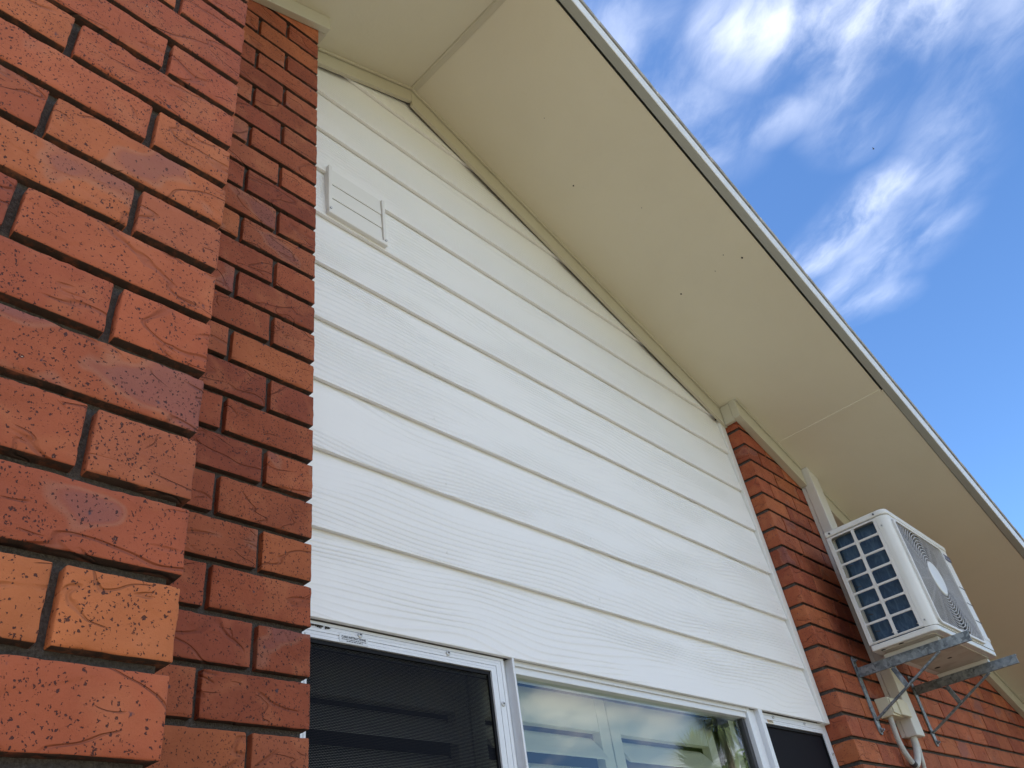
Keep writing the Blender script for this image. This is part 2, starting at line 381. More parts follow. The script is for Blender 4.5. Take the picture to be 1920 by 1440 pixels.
def brick_mesh(L, D, H, seed, fine):
    nx, ny, nz = (max(4, int(L / .011)), 8, 8) if fine else (max(2, int(L / .07)), 1, 2)
    bm = bmesh.new()
    hx, hy, hz = L / 2, D / 2, H / 2
    if fine:
        idx = {}
        def lines(h, n_):
            e = [-h, -h + .0007, -h + .0021]; inner = [-h + .0021 + (2 * h - .0042) * i / n_ for i in range(1, n_)]
            return e + inner + [h - .0021, h - .0007, h]
        gx, gy, gz = lines(hx, int(L / .010)), lines(hy, 7), lines(hz, 8)
        nx, ny, nz = len(gx) - 1, len(gy) - 1, len(gz) - 1
        def vert(i, j, k):
            if (i, j, k) not in idx:
                p = Vector((gx[i], gy[j], gz[k]))
                r = .0021
                q = Vector((max(-hx + r, min(hx - r, p.x)), max(-hy + r, min(hy - r, p.y)), max(-hz + r, min(hz - r, p.z))))
                d = p - q
                nb = noise.noise(p * 42 + Vector((seed * 7.1, 0, 0))) * .0011 + noise.noise(p * 130 + Vector((seed * 3.3, 4, 0))) * .0008
                if d.length > 1e-6:
                    dn = d.normalized(); edge = sum(abs(cmp) > .3 for cmp in dn) > 1
                    e = noise.noise(p * 75 + Vector((0, seed * 5.7, 0)))
                    q = q + dn * (r + nb + (-.0022 * max(0, e - .1) if edge else 0))
                idx[(i, j, k)] = bm.verts.new(q)
            return idx[(i, j, k)]
        for i in range(nx):
            for k in range(nz):
                bm.faces.new((vert(i, 0, k), vert(i + 1, 0, k), vert(i + 1, 0, k + 1), vert(i, 0, k + 1)))
        for j in range(ny):
            for k in range(nz):
                bm.faces.new((vert(0, j + 1, k), vert(0, j, k), vert(0, j, k + 1), vert(0, j + 1, k + 1)))
                bm.faces.new((vert(nx, j, k), vert(nx, j + 1, k), vert(nx, j + 1, k + 1), vert(nx, j, k + 1)))
            for i in range(nx):
                bm.faces.new((vert(i, j, 0), vert(i, j + 1, 0), vert(i + 1, j + 1, 0), vert(i + 1, j, 0)))
                bm.faces.new((vert(i, j, nz), vert(i + 1, j, nz), vert(i + 1, j + 1, nz), vert(i, j + 1, nz)))
    else:
        bmesh.ops.create_cube(bm, size=1)
        bmesh.ops.scale(bm, vec=(L, D, H), verts=bm.verts)
        bmesh.ops.bevel(bm, geom=bm.edges[:], offset=.0028, segments=1, affect='EDGES')
        for v in bm.verts: v.co += Vector((noise.noise(v.co * 40 + Vector((seed, 0, 0))), noise.noise(v.co * 40 + Vector((0, seed, 0))), noise.noise(v.co * 40 + Vector((0, 0, seed))))) * .0016
    me = bpy.data.meshes.new('brick'); bm.to_mesh(me); bm.free()
    for p in me.polygons: p.use_smooth = fine
    me.materials.append(M_brick)
    return me
cache = {}
def brick_me(L, D, fine):
    key = (round(L, 3), D, fine)
    if key not in cache: cache[key] = [brick_mesh(L, D, .0738, random.random() * 50, fine) for _ in range(6 if fine else 4)]
    return random.choice(cache[key])
PAL = [(.44, .118, .050), (.41, .104, .044), (.47, .136, .052), (.38, .094, .042), (.43, .124, .056), (.34, .082, .040)]
def brick(wall, x0, x1, y0, D, zb, fine, colr=None, burn=None, wall_shade=1.0):
    me = brick_me(x1 - x0, D, fine)
    o = bpy.data.objects.new('brick', me)
    put(o, wall, ((x0 + x1) / 2, y0 + D / 2 + random.uniform(-.0008, .0008), zb + .0369 + random.uniform(-.0007, .0007)))
    o.rotation_euler = (0, random.uniform(-.0035, .0035), random.uniform(-.004, .004))
    c = colr or random.choice(PAL); k = random.uniform(.90, 1.09) * wall_shade
    b = burn if burn is not None else (random.random() ** 3)
    o.color = (c[0] * k, c[1] * k, c[2] * k, 1 - b)
    return o

# --- nearest wall
nb_poly = clip_rake([(-2.2, 0), (XN - .009, 0), (XN - .009, 4.2), (-2.2, 4.2)], .02)
wn = obj('brick_wall', MB().prism(nb_poly, lambda p: (p[0], YN + .0145, p[1]), lambda p: (p[0], 1.166, p[1])), M_mortar, house, label='nearest red brick wall filling the left edge')
rest = MB()
for k in range(-10, 31):
    zb = ZN - k * C
    odd = k % 2 == 1
    xs = []; x = XN
    L = .109 if odd else .230
    while x > -2.1:
        xs.append((x - L, x)); x -= L + .0105; L = .230
    for i, (a, b_) in enumerate(xs):
        if zb + .08 > sof(a) - .03: continue
        if -2 <= k <= 15 and b_ > -.02:
            cc = None; bu = None
            if k == 13: cc = (.49, .150, .052); bu = .05
            if k == 10 and i == 0: bu = .95
            if k == 14: bu = .15
            brick(wn, a, b_, YN, .230 if (odd and i == 0) else .110, zb, True, cc, bu)
        else:
            rest.box(a, b_, YN, YN + .1, zb, zb + .0738)
    # return face towards the second pier
    y = YN + (.230 if odd else .110) + .0105
    while y < 1.15:
        y2 = min(y + .23, 1.166)
        if zb + .08 < sof(XN - .1) - .02: rest.box(XN - .11, XN, y, y2, zb, zb + .0738)
        y = y2 + .0105
ro = obj('brick_course', rest, M_brick, wn, kind='stuff'); ro.color = (.45, .125, .062, .8)

# --- second pier
pp = clip_rake([(.0, 0), (XP - .009, 0), (XP - .009, 4.3), (.0, 4.3)], .02)
wp = obj('brick_wall', MB().prism(pp, lambda p: (p[0], YP + .0135, p[1]), lambda p: (p[0], 1.42, p[1])), M_mortar, house, label='narrow darker brick pier beside the white weatherboards')
rest = MB()
def cut_brick(wall, a, b_, y0, D, zb):
    poly = clip_rake([(a, zb), (b_, zb), (b_, zb + .0738), (a, zb + .0738)], .012)
    if len(poly) < 3: return
    ox, oz = (a + b_) / 2, zb
    mb = MB().prism([(p[0] - ox, p[1] - oz) for p in poly], lambda p: (p[0], 0, p[1]), lambda p: (p[0], D, p[1]))
    o = obj('brick', mb, M_brick, wall, loc=(ox, y0, oz)); c = random.choice(PAL); o.color = (*c, .5)
for k in range(-2, 45):
    zb = ZP - k * C
    odd = k % 2 == 1
    L = .103 if odd else .194
    x = XP; i = 0
    while x > .3:
        a, b_ = x - L, x
        if zb + .08 > sof((a + b_) / 2) - .02: cut_brick(wp, a, b_, YP, .11, zb)
        elif k <= 25 and i < 3: brick(wp, a, b_, YP, .230 if (odd and i == 0) else .110, zb, True, None, random.random() ** 1.7, .84)  # brick colours darkened here to paint in the pier's shade
        else: rest.box(a, b_, YP, YP + .1, zb, zb + .0738)
        x -= L + .0105; L = .230; i += 1
ro = obj('brick_course', rest, M_brick, wp, kind='stuff'); ro.color = (.43, .115, .058, .8)

# --- right wall
rp = clip_rake([(XR + .008, 0), (9.6, 0), (9.6, 4.0), (XR + .008, 4.0)], .02)
wr = obj('brick_wall', MB().prism(rp, lambda p: (p[0], YR + .0120, p[1]), lambda p: (p[0], 1.46, p[1])), M_mortar, house, label='long brick wall behind the air conditioner')
rest = MB()
for k in range(-1, 40):
    zb = ZR - k * C
    if zb < .02: continue
    head = k % 2 == 0
    ends = [XR, XR + (.110 if head else .206)]
    first = 3.317 if head else 3.414
    x = XR; L = first - .004 - XR; i = 0
    while x < 9.4:
        a, b_ = x, x + L
        if zb + .079 > sof(b_) - .015:
            if zb < sof(a) - .02: cut_brick(wr, a, b_, YR, .11, zb)
            break
        if 1.80 < zb and b_ < 6.2: brick(wr, a, b_, YR, .230 if (head and i == 0) else .110, zb, a < 3.7, None, None, .90)  # brick colours darkened here to paint in the right wall's shade
        else: rest.box(a, b_, YR, YR + .1, zb, zb + .0738)
        x = b_ + .009; L = .211; i += 1
ro = obj('brick_course', rest, M_brick, wr, kind='stuff'); ro.color = (.46, .125, .062, .8)

# --- weatherboard gable
gw = clip_rake([(.80, 2.13), (3.2, 2.13), (3.2, 4.5), (.80, 4.5)], .012)
gable = obj('gable_wall', MB().prism(gw, lambda p: (p[0], 1.312, p[1]), lambda p: (p[0], 1.40, p[1])), M_room, house, label='white weatherboard gable above the window')
EB = .1987; ZB0 = 1.5 + 2.2049 * 1.0966
for k in range(-2, 10):
    zb = ZB0 - k * EB
    xl = .862; xr = 3.158
    if k == 9: pass
    prof = clip_rake([(xl, zb), (xr, zb), (xr, zb + EB + .018), (xl, zb + EB + .018)], .03)
    if len(prof) < 3: continue
    if max(p[1] for p in prof) - zb < .02: continue
    fy = lambda p, zb=zb: (p[0], 1.2830 + (p[1] - zb) / (EB + .018) * .0135, p[1] - zb)
    by = lambda p, zb=zb: (p[0], 1.2830 + .0112 + (p[1] - zb) / (EB + .018) * .0135, p[1] - zb)
    o = obj('weatherboard', MB().prism(prof, fy, by), M_board, gable, bevel=.0012, loc=(0, 0, zb))
    # raised nail heads
    if k in (5, 6, 7, 8):
        for q in range(4):
            xx = 1.28 + q * .6 + .02 * (k % 2)
            obj('nail_head', MB().tube([(xx, 1.2862, zb + .032), (xx, 1.2842, zb + .032)], .0036, 8), M_white, o)
obj('corner_trim', MB().prism([(3.1585, 2.125), (3.2005, 2.125), (3.2005, sof(3.2) - .075), (3.1585, sof(3.1585) - .075)], lambda p: (p[0], 1.277, p[1]), lambda p: (p[0], 1.31, p[1])), M_white, gable, bevel=.003)
obj('corner_trim', MB().prism([(.8105, 1.0), (.8605, 1.0), (.8605, sof(.86) - .075), (.8105, sof(.81) - .075)], lambda p: (p[0], 1.275, p[1]), lambda p: (p[0], 1.31, p[1])), M_white, gable, bevel=.003)

# --- wall vent in the cladding
vt = obj('wall_vent', MB().box(.925, .9385, 1.2715, 1.300, 3.347, 3.546), M_white, house, bevel=.002, label='small white louvred vent set in the weatherboards')
vt.data  # left bar is the mesh that carries the other pieces
obj('vent_frame', MB().box(1.128, 1.1395, 1.2720, 1.300, 3.347, 3.539), M_white, vt, bevel=.002)
obj('vent_frame', MB().box(.9245, 1.1400, 1.2690, 1.300, 3.330, 3.3465), M_white, vt, bevel=.003)
for q, (za, zb) in enumerate(((3.3485, 3.408), (3.4092, 3.470), (3.4712, 3.541))):
    obj('vent_slat', MB().prism([(0, za), (0, zb)] and [(.9395, za), (1.127, za), (1.127, zb), (.9395, zb)], lambda p, za=za: (p[0], 1.2768 + (p[1] - za) * .05, p[1]), lambda p: (p[0], 1.299, p[1])), M_white, vt, bevel=.0006)
for xx in (.932, 1.134):
    obj('screw', MB().tube([(xx, 1.273, 3.352), (xx, 1.2680, 3.352)], .0042, 10), M_screw, vt)

# --- soffit
sf = MB()
def sheet(xa, xb, ya, yb, t0, t1, holes=None):
    return MB().prism([(xa, sof(xa)), (xb, sof(xb)), (xb, sof(xb) + t1), (xa, sof(xa) + t1)], lambda p: (p[0], ya, p[1] + t0), lambda p: (p[0], yb, p[1] + t0))
eave = obj('soffit_panel', sheet(RX0 + .002, 3.519, .636, 1.50, 0, .007), M_soffit, house, label='cream eave lining sloping down to the right of the ridge')
obj('soffit_panel', sheet(3.524, 5.93, .6285, 1.50, 0, .007), M_soffit, house, label='lower cream eave lining above the air conditioner')
obj('soffit_panel', sheet(5.935, 9.8, .632, 1.50, 0, .007), M_soffit, house)
obj('soffit_panel', sheet(-2.4, RX0 - .002, .632, 1.50, 0, .007), M_soffit, house, label='cream eave lining on the short left slope')
jz = MB()
for xj in (3.5215, 5.9325):
    jz.prism([(xj - .013, sof(xj - .013) - .0025), (xj + .013, sof(xj + .013) - .0025), (xj + .013, sof(xj + .013) + .001), (xj - .013, sof(xj - .013) + .001)], lambda p: (p[0], .64, p[1]), lambda p: (p[0], 1.19, p[1]))
    obj('joint_strip', jz, M_soffit, eave, bevel=.001); jz = MB()
jz = MB().prism([(RX0 - .007, sof(RX0 - .007) - .004), (RX0, RZ0 - .004), (RX0 + .020, sof(RX0 + .020) - .004), (RX0 + .020, sof(RX0 + .020) + .001), (RX0, RZ0 + .001), (RX0 - .007, sof(RX0 - .007) + .001)], lambda p: (p[0], .64, p[1]), lambda p: (p[0], 1.262, p[1]))
obj('ridge_strip', jz, M_trim, eave, bevel=.001)
# insects and mud specks stuck to the lining
for (x, y, r) in ((1.963, 1.048, .0035), (2.617, .724, .0055), (2.60, 1.023, .0045), (2.561, .775, .0022), (2.60, .845, .002), (1.70, .95, .0016), (2.2, .9, .0018)):
    mb = MB(); pts = [(math.cos(a) * r * random.uniform(.6, 1.3), math.sin(a) * r * random.uniform(.5, 1.0)) for a in [i * math.pi / 4 for i in range(8)]]
    mb.prism(pts, lambda p: (x + p[0], y + p[1], sof(x + p[0]) - .0018), lambda p: (x + p[0] * .8, y + p[1] * .8, sof(x + p[0] * .8) + .0005))
    obj('mud_speck', mb, M_dirt, eave)

# trims under the eave
def rake_trim(name, xa, xb, y0, y1, h, m, parent=None, drop=.0):
    xs = [xa, xb] if (xa - RX0) * (xb - RX0) >= 0 else [xa, RX0, xb]
    top = [(x, sof(x) - .0006 - drop) for x in xs]; bot = [(x, sof(x) - h - drop) for x in reversed(xs)]
    return obj(name, MB().prism(bot[::-1] + top[::-1], lambda p: (p[0], y0, p[1]), lambda p: (p[0], y1, p[1])), m, parent or house, bevel=.002)
rake_trim('eave_trim', RX0, 3.1995, 1.2635, 1.2785, .100, M_trim)
rake_trim('eave_trim', .8105, RX0 - .0004, 1.2640, 1.2790, .080, M_trim)
rake_trim('eave_bead', RX0, 3.17, 1.2535, 1.2630, .013, M_trim)
rake_trim('eave_bead', .8725, RX0 - .0004, 1.2540, 1.2630, .013, M_trim)
rake_trim('eave_trim', 3.176, 3.708, 1.178, 1.2125, .098, M_trim)
rake_trim('eave_trim', 3.817, 9.4, 1.178, 1.2125, .098, M_trim)
rake_trim('eave_bead', 3.176, 3.705, 1.168, 1.1775, .012, M_trim)
rake_trim('eave_bead', 3.823, 9.4, 1.168, 1.1775, .012, M_trim)
rake_trim('eave_trim', XN + .005, .838, 1.140, 1.1632, .070, M_trim)
# short returns that run back to the wall
obj('eave_trim', MB().box(3.177, 3.1995, 1.2132, 1.262, sof(3.184) - .102, sof(3.194) - .001), M_trim, house, bevel=.002)
obj('eave_trim', MB().box(.8095, .838, 1.1640, 1.262, sof(.84) - .075, sof(.832) - .001), M_trim, house, bevel=.002)

# barge, capping, roof
def rakebox(xa, xb, y0, y1, za, zb): 
    return MB().prism([(xa, sof(xa) + za), (xb, sof(xb) + za), (xb, sof(xb) + zb), (xa, sof(xa) + zb)], lambda p: (p[0], y0, p[1]), lambda p: (p[0], y1, p[1]))
for xa, xb in ((RX0 + .0005, 9.8), (-2.4, RX0 - .0005)):
    bg_ = obj('barge_board', rakebox(xa, xb, .5935, .6262, -.004, .075), M_barge, house, bevel=.002, label='pale barge board along the right roof edge' if xa > 1 else 'pale barge board on the left slope')
    fc = MB()
    for q in range(5):
        fc.prism([(xa, sof(xa) - .002 + q * .0165), (xb, sof(xb) - .002 + q * .0165), (xb, sof(xb) + .0125 + q * .0165), (xa, sof(xa) + .0125 + q * .0165)],
                 lambda p, q=q: (p[0], .5905 - q * .0004, p[1]), lambda p: (p[0], .5932, p[1]))
    obj('barge_capping', fc, M_bargeface, bg_)
    obj('verge_strip', rakebox(xa, xb, .596, .62, .0802, .090), M_darkgrey, bg_)
roof = obj('roof', rakebox(RX0 + .001, 9.8, .64, 9, .097, .16), M_tile, house, label='grey tiled roof edge seen above the barge board')
roof2 = obj('roof', rakebox(-2.4, RX0 - .001, .64, 9, .097, .16), M_tile, house, label='left slope of the tiled roof')
x = RX0 + .01
while x < 9.5:
    L = .325
    z0 = random.uniform(.092, .095)
    rag = [(x, sof(x) + z0)] + [(x + L * i / 8, sof(x + L * i / 8) + z0 + random.uniform(-.001, .003)) for i in range(1, 8)] + [(x + L - .004, sof(x + L - .004) + z0 - .010)]
    top = [(x + L - .004, sof(x + L - .004) + .117)] + [(x + L * i / 8, sof(x + L * i / 8) + .127 + random.uniform(-.003, .003)) for i in range(7, 0, -1)] + [(x, sof(x) + .125)]
    o = obj('roof_tile', MB().prism(rag + top, lambda p: (p[0], .5845, p[1]), lambda p: (p[0], .90, p[1])), M_tile, roof, bevel=.002)
    x += L
# remaining shell of the house, out of the frame
sh = MB()
sh.prism(clip_rake([(-2.2, 0), (-2.1, 0), (-2.1, 3.9), (-2.2, 3.9)], .02), lambda p: (p[0], 1.2, p[1]), lambda p: (p[0], 8.6, p[1]))
sh.prism(clip_rake([(9.3, 0), (9.4, 0), (9.4, 3.9), (9.3, 3.9)], .02), lambda p: (p[0], 1.47, p[1]), lambda p: (p[0], 8.6, p[1]))
bk = clip_rake([(-2.2, 0), (9.4, 0), (9.4, 6), (-2.2, 6)], .02)
sh.prism(bk, lambda p: (p[0], 8.61, p[1]), lambda p: (p[0], 8.75, p[1]))
obj('shell_wall', sh, M_room, house)
obj('sill_wall', MB().box(.8, 3.2, 1.305, 1.42, 0, .88), M_mortar, house)
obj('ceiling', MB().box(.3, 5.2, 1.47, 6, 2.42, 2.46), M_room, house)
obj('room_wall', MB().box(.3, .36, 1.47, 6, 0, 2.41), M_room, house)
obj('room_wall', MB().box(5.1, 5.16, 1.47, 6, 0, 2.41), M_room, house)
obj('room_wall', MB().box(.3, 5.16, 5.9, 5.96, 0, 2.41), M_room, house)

# ------------------------------------------------------------ window (part of the house)
ZT = 2.1315; ZBOT = .88
win = obj('window', MB().box(1.470, 2.602, 1.303, 1.352, 2.101, ZT), M_alu, house, bevel=.0015, label='wide white aluminium window with a bare middle pane between two screens')
obj('drip_lip', MB().box(1.470, 2.602, 1.297, 1.3028, 2.118, ZT), M_alu, win, bevel=.001)
obj('frame_head', MB().box(.862, 1.444, 1.315, 1.352, 2.099, ZT), M_alu, win); obj('frame_head', MB().box(2.69, 3.20, 1.315, 1.352, 2.099, ZT), M_alu, win)
obj('sill', MB().box(.862, 3.20, 1.30, 1.36, ZBOT, ZBOT + .04), M_alu, win)
for a, b_, y0 in ((1.4625, 1.4695, 1.284), (1.4445, 1.4620, 1.309), (2.6025, 2.624, 1.296), (2.6245, 2.662, 1.301), (2.6625, 2.6875, 1.284)):
    obj('mullion', MB().box(a, b_, y0, 1.353, ZBOT + .0405, ZT - .0005), M_alu, win, bevel=.0015)
obj('mullion', MB().box(.8615, .880, 1.301, 1.353, ZBOT + .041, 2.0985), M_alu, win)
obj('mullion', MB().box(3.178, 3.2015, 1.318, 1.353, ZBOT + .041, 2.0985), M_alu, win)
obj('gasket', MB().box(2.583, 2.602, 1.312, 1.340, ZBOT + .041, 2.1005), M_darkgrey, win)
obj('sash_stile', MB().box(2.548, 2.5825, 1.344, 1.366, ZBOT + .041, 2.1005), M_shutter, win, bevel=.002)
obj('dark_wedge', MB().prism([(2.44, 2.099), (2.56, 2.099), (2.56, 2.085), (2.50, 2.066), (2.45, 2.078)], lambda p: (p[0], 1.345, p[1]), lambda p: (p[0], 1.372, p[1])), M_darkgrey, win, bevel=.002)  # small dark wedge standing behind the pane, top right
obj('pane', MB().box(1.4695, 2.584, 1.3215, 1.3216, ZBOT + .0405, 2.1008).mesh('pane') if False else MB().add([(1.4697, 1.321, ZBOT + .041), (2.5828, 1.321, ZBOT + .041), (2.5828, 1.321, 2.1008), (1.4697, 1.321, 2.1008)], [(0, 1, 2, 3)]), M_glass, win, label='clear middle pane reflecting sky and trees')

# plantation shutters behind the glass
def shutter(xa, xb, lab):
    YS = 1.395; st = .045
    f = MB()
    f.box(xa, xa + st, YS, YS + .028, ZBOT + .05, 2.116); f.box(xb - st, xb, YS, YS + .028, ZBOT + .05, 2.116)
    f.box(xa + st + .0005, xb - st - .0005, YS + .001, YS + .027, 2.026, 2.115)
    o = obj('window_shutter', f, M_shutter, house, bevel=.0015, label=lab)
    z = 1.985; 
    while z > .98:
        pts = []
        for i in range(12):
            a = 2 * math.pi * i / 12; u, v = .0445 * math.cos(a), .0055 * math.sin(a)
            an = R(52); pts.append((-u * math.cos(an) + v * math.sin(an) , -u * math.sin(an) * -1 * -1 - v * math.cos(an)))
        # lower edge leans out towards the glass
        s_ = MB().prism(pts, lambda p: (xa + st + .002, YS + .013 + p[0] , z - .0 + p[1] * -1 * -1), lambda p: (xb - st - .002, YS + .013 + p[0], z + p[1]))
        obj('louver', s_, M_shutter, o, smooth=False)
        z -= .0785
    return o
shutter(.875, 1.412, 'cream louvred shutter behind the left security mesh')
shutter(1.418, 1.955, 'cream louvred shutter behind the left half of the bare pane')
shutter(1.960, 2.52, 'cream louvred shutter behind the right half of the bare pane')
shutter(2.60, 3.16, 'cream louvred shutter behind the right dark screen')
obj('reveal_head', MB().box(.86, 3.20, 1.3535, 1.46, 2.150, 2.19), M_shutter, win)

# security screens
def screen(xa, xb, lab, mesh_m, wl, wr, drop=0, yf=1.296):
    top = 2.1275
    ribs = MB(); nr = 5; h = .034 / nr
    xi0, xi1 = xa + wl, xb - wr; zi = top - .034
    for q in range(nr):
        f0 = q / nr; f1 = (q + 1) / nr - .12 / nr
        za, zb = top - .034 * f0, top - .034 * f1
        la, lb = xa + wl * f0, xa + wl * f1; ra, rb = xb - wr * f0, xb - wr * f1
        y = yf + (.0008 if q % 2 else 0)
        ribs.prism([(la, za), (lb, zb), (rb, zb), (ra, za)], lambda p: (p[0], y, p[1]), lambda p: (p[0], yf + .014, p[1]))
        ribs.prism([(ra - .0006, za - .0006), (rb - .0006, zb - .0006), (rb - .0006, 1.0), (ra - .0006, 1.0)], lambda p: (p[0], y + .0002, p[1]), lambda p: (p[0], yf + .0142, p[1]))
        ribs.prism([(la, za - .0008), (lb, zb - .0008), (lb, 1.0), (la, 1.0)], lambda p: (p[0], y + .0002, p[1]), lambda p: (p[0], yf + .0142, p[1]))
    ribs.box(xa + .002, xb - .002, yf + .003, yf + .0135, zi + .001, top - .001)
    ribs.box(xi1, xb - .001, yf + .0031, yf + .0136, 1.0, zi); ribs.box(xa + .001, xi0, yf + .0031, yf + .0136, 1.0, zi)
    o = obj('security_screen', ribs, M_alu, house, label=lab)
    obj('mesh', MB().add([(xi0 - .003, yf + .010, 1.0), (xi1 + .003, yf + .010, 1.0), (xi1 + .003, yf + .010, zi + .003), (xi0 - .003, yf + .010, zi + .003)], [(0, 1, 2, 3)]), mesh_m, o)
    gs = MB(); gs.box(xi0, xi1, yf + .004, yf + .0095, zi - .008, zi - .0005); gs.box(xi1 - .008, xi1 - .0005, yf + .004, yf + .0095, 1.0, zi - .0085)
    obj('gasket', gs, M_black, o)
    return o
s1 = screen(.862, 1.444, 'left white framed security screen of black perforated mesh', M_mesh, .030, .046)
s2 = screen(2.6885, 3.1995, 'right white framed screen of fine dark mesh', M_darkmesh, .008, .040, yf=1.300)
obj('closed_blind', MB().box(2.70, 3.17, 1.33, 1.334, .95, 2.095), M_darkmesh, s2)
def screw(x, z, y, par):
    mb = MB(); mb.tube([(x, y + .0015, z), (x, y - .0022, z), (x, y - .0034, z)], .0056, 12, rf=lambda i: (.0058, .0055, .003)[i])
    s = obj('screw', mb, M_screw, par, smooth=False)
    k = MB().tube([(x, y - .0033, z), (x, y - .0037, z)], .0018, 6); obj('screw_socket', k, M_black, house) if False else None
    mb2 = MB().box(x - .0022, x + .0022, y - .0041, y - .0034, z - .0008, z + .0022)
    obj('screw', mb2, M_darkgrey, par)
for x, z in ((1.018, 2.116), (1.263, 2.115), (1.424, 2.021)): screw(x, z, 1.296, s1)
for x, z in ((2.788, 2.119), (3.023, 2.117), (3.180, 2.024)): screw(x, z, 1.300, s2)
def text_obj(body, size, x, y, z, m, par, spread=0.0, name='lettering'):
    cu = bpy.data.curves.new('txt', 'FONT'); cu.body = body; cu.size = size; cu.align_x = 'CENTER'; cu.align_y = 'CENTER'; cu.extrude = .00008; cu.offset = spread
    to = bpy.data.objects.new('txt', cu); COL.objects.link(to)
    dg = bpy.context.evaluated_depsgraph_get(); me = bpy.data.meshes.new_from_object(to.evaluated_get(dg))
    bpy.data.objects.remove(to)
    me.transform(Matrix.Translation((x, y, z)) @ Matrix.Rotation(R(90), 4, 'X'))
    me.materials.clear(); me.materials.append(m)
    return obj(name, me, m, par)
lb = obj('care_label', MB().box(.966, 1.038, 1.2953, 1.2959, 2.0955, 2.1115), M_labelclear, s1, label='clear care instructions label on the frame')
text_obj('CARE INSTRUCTIONS', .0062, 1.002, 1.2951, 2.1065, M_ink, s1, .00018)
ln = MB()
for q, (xa, xb) in enumerate(((.972, 1.034), (.984, 1.024))):
    x = xa
    while x < xb:
        L = random.uniform(.002, .007); ln.box(x, min(x + L, xb), 1.2950, 1.2952, 2.1012 - q * .0032, 2.1026 - q * .0032); x += L + .0012
obj('fine_print', ln, M_ink, s1)
mk = MB()
for i in range(26):
    x = .892 + i * .0021; 
    if 17 <= i <= 18 or i > 24: continue
    a = random.uniform(.001, .0035); zc = 2.119 - (.0005 if i > 18 else 0)
    mk.box(x, x + .0019, 1.2948, 1.2958, zc - a * random.uniform(.4, 1.5), zc + a * .6)
obj('scuff_mark', mk, M_dirt, s1)
st = obj('warning_sticker', MB().box(2.738, 2.778, 1.2993, 1.2999, 2.0955, 2.1075), M_labelcream, s2, label='small cream sticker with faded print')
ln = MB(); ln.box(2.740, 2.745, 1.2989, 1.2992, 2.099, 2.1065)
obj('sticker_print', ln, M_labelred, s2)
ln = MB()
for q in range(2):
    x = 2.748
    while x < 2.775:
        L = random.uniform(.002, .006); ln.box(x, min(x + L, 2.776), 1.2989, 1.2992, 2.1035 - q * .004, 2.1058 - q * .004); x += L + .0010
obj('sticker_print', ln, M_ink, s2)

# ------------------------------------------------------------ air conditioner
AX0, AX1, AY0, AY1 = 3.42, 4.185, .825, 1.10
ac = thing('air_conditioner', 'white outdoor air conditioner unit on brackets below the eave', 'air conditioner', (3.8, .96, 2.352))
def rprof(x0, x1, y0, y1, r, rb, n_=8):
    """plan outline, front corners rounded by r, back corners by rb"""
    P = []
    for cx, cy, rr, a0 in ((x0 + r, y0 + r, r, 180), (x1 - r, y0 + r, r, 270), (x1 - rb, y1 - rb, rb, 0), (x0 + rb, y1 - rb, rb, 90)):
        for i in range(n_ + 1):
            a = R(a0 + 90 * i / n_); P.append((cx + rr * math.cos(a), cy + rr * math.sin(a)))
    return P
def slab(x0, x1, y0, y1, z0, z1, r, rb=.004): return MB().prism(rprof(x0, x1, y0, y1, r, rb), lambda p: (p[0], p[1], z0), lambda p: (p[0], p[1], z1))
cs = MB(); full = rprof(AX0, AX1, AY0, .8712, .034, .0005)
ca = clip(full, 1, 0, 3.4655); cb_ = clip(full, -1, 0, -4.032)
for q in (ca, cb_): cs.prism(q, lambda p: (p[0], p[1], 2.3955), lambda p: (p[0], p[1], 2.8725))
for za, zb in ((2.3955, 2.4075), (2.856, 2.8725)): cs.box(3.4655, 4.032, AY0, .8712, za, zb)
obj('casing', cs, M_ac, ac)
obj('casing', MB().box(3.468, AX1 - .001, .8716, 1.094, 2.3975, 2.8715), M_ac, ac)
lid = obj('lid', slab(AX0 - .004, AX1 + .004, AY0 - .004, AY1 + .004, 2.8745, 2.8985, .036, .012), M_ac, ac, bevel=.005)
# stepped recess on the lid's side
obj('lid_recess', MB().prism([(.925, 2.8765), (1.035, 2.8765), (1.028, 2.8905), (.936, 2.8905)], lambda p: (AX0 - .0052, p[0], p[1]), lambda p: (AX0 - .003, p[0], p[1])), M_acgrille, lid, bevel=.001)
for y in (.872, 1.076):
    obj('screw', MB().tube([(AX0 - .004, y, 2.886), (AX0 - .007, y, 2.886)], .0042, 8), M_darkgrey, lid)
pan = obj('base_pan', slab(AX0 + .001, AX1 - .001, AY0 + .002, AY1, 2.3725, 2.3945, .03, .01), M_ac, ac, bevel=.0035)
obj('pan_floor', slab(AX0 + .03, AX1 - .03, AY0 + .03, AY1 - .03, 2.3695, 2.3722, .02, .01), M_acpan, pan)
for (x, y, r) in ((3.60, 1.03, .014), (3.9, .95, .010), (3.445, .985, .010), (3.445, 1.06, .009), (4.0, 1.04, .013)):
    obj('drain_hole', MB().tube([(x, y, 2.3693), (x, y, 2.3688)] if x > 3.46 else [(x, y, 2.3724), (x, y, 2.3719)], r, 12), M_black, pan)
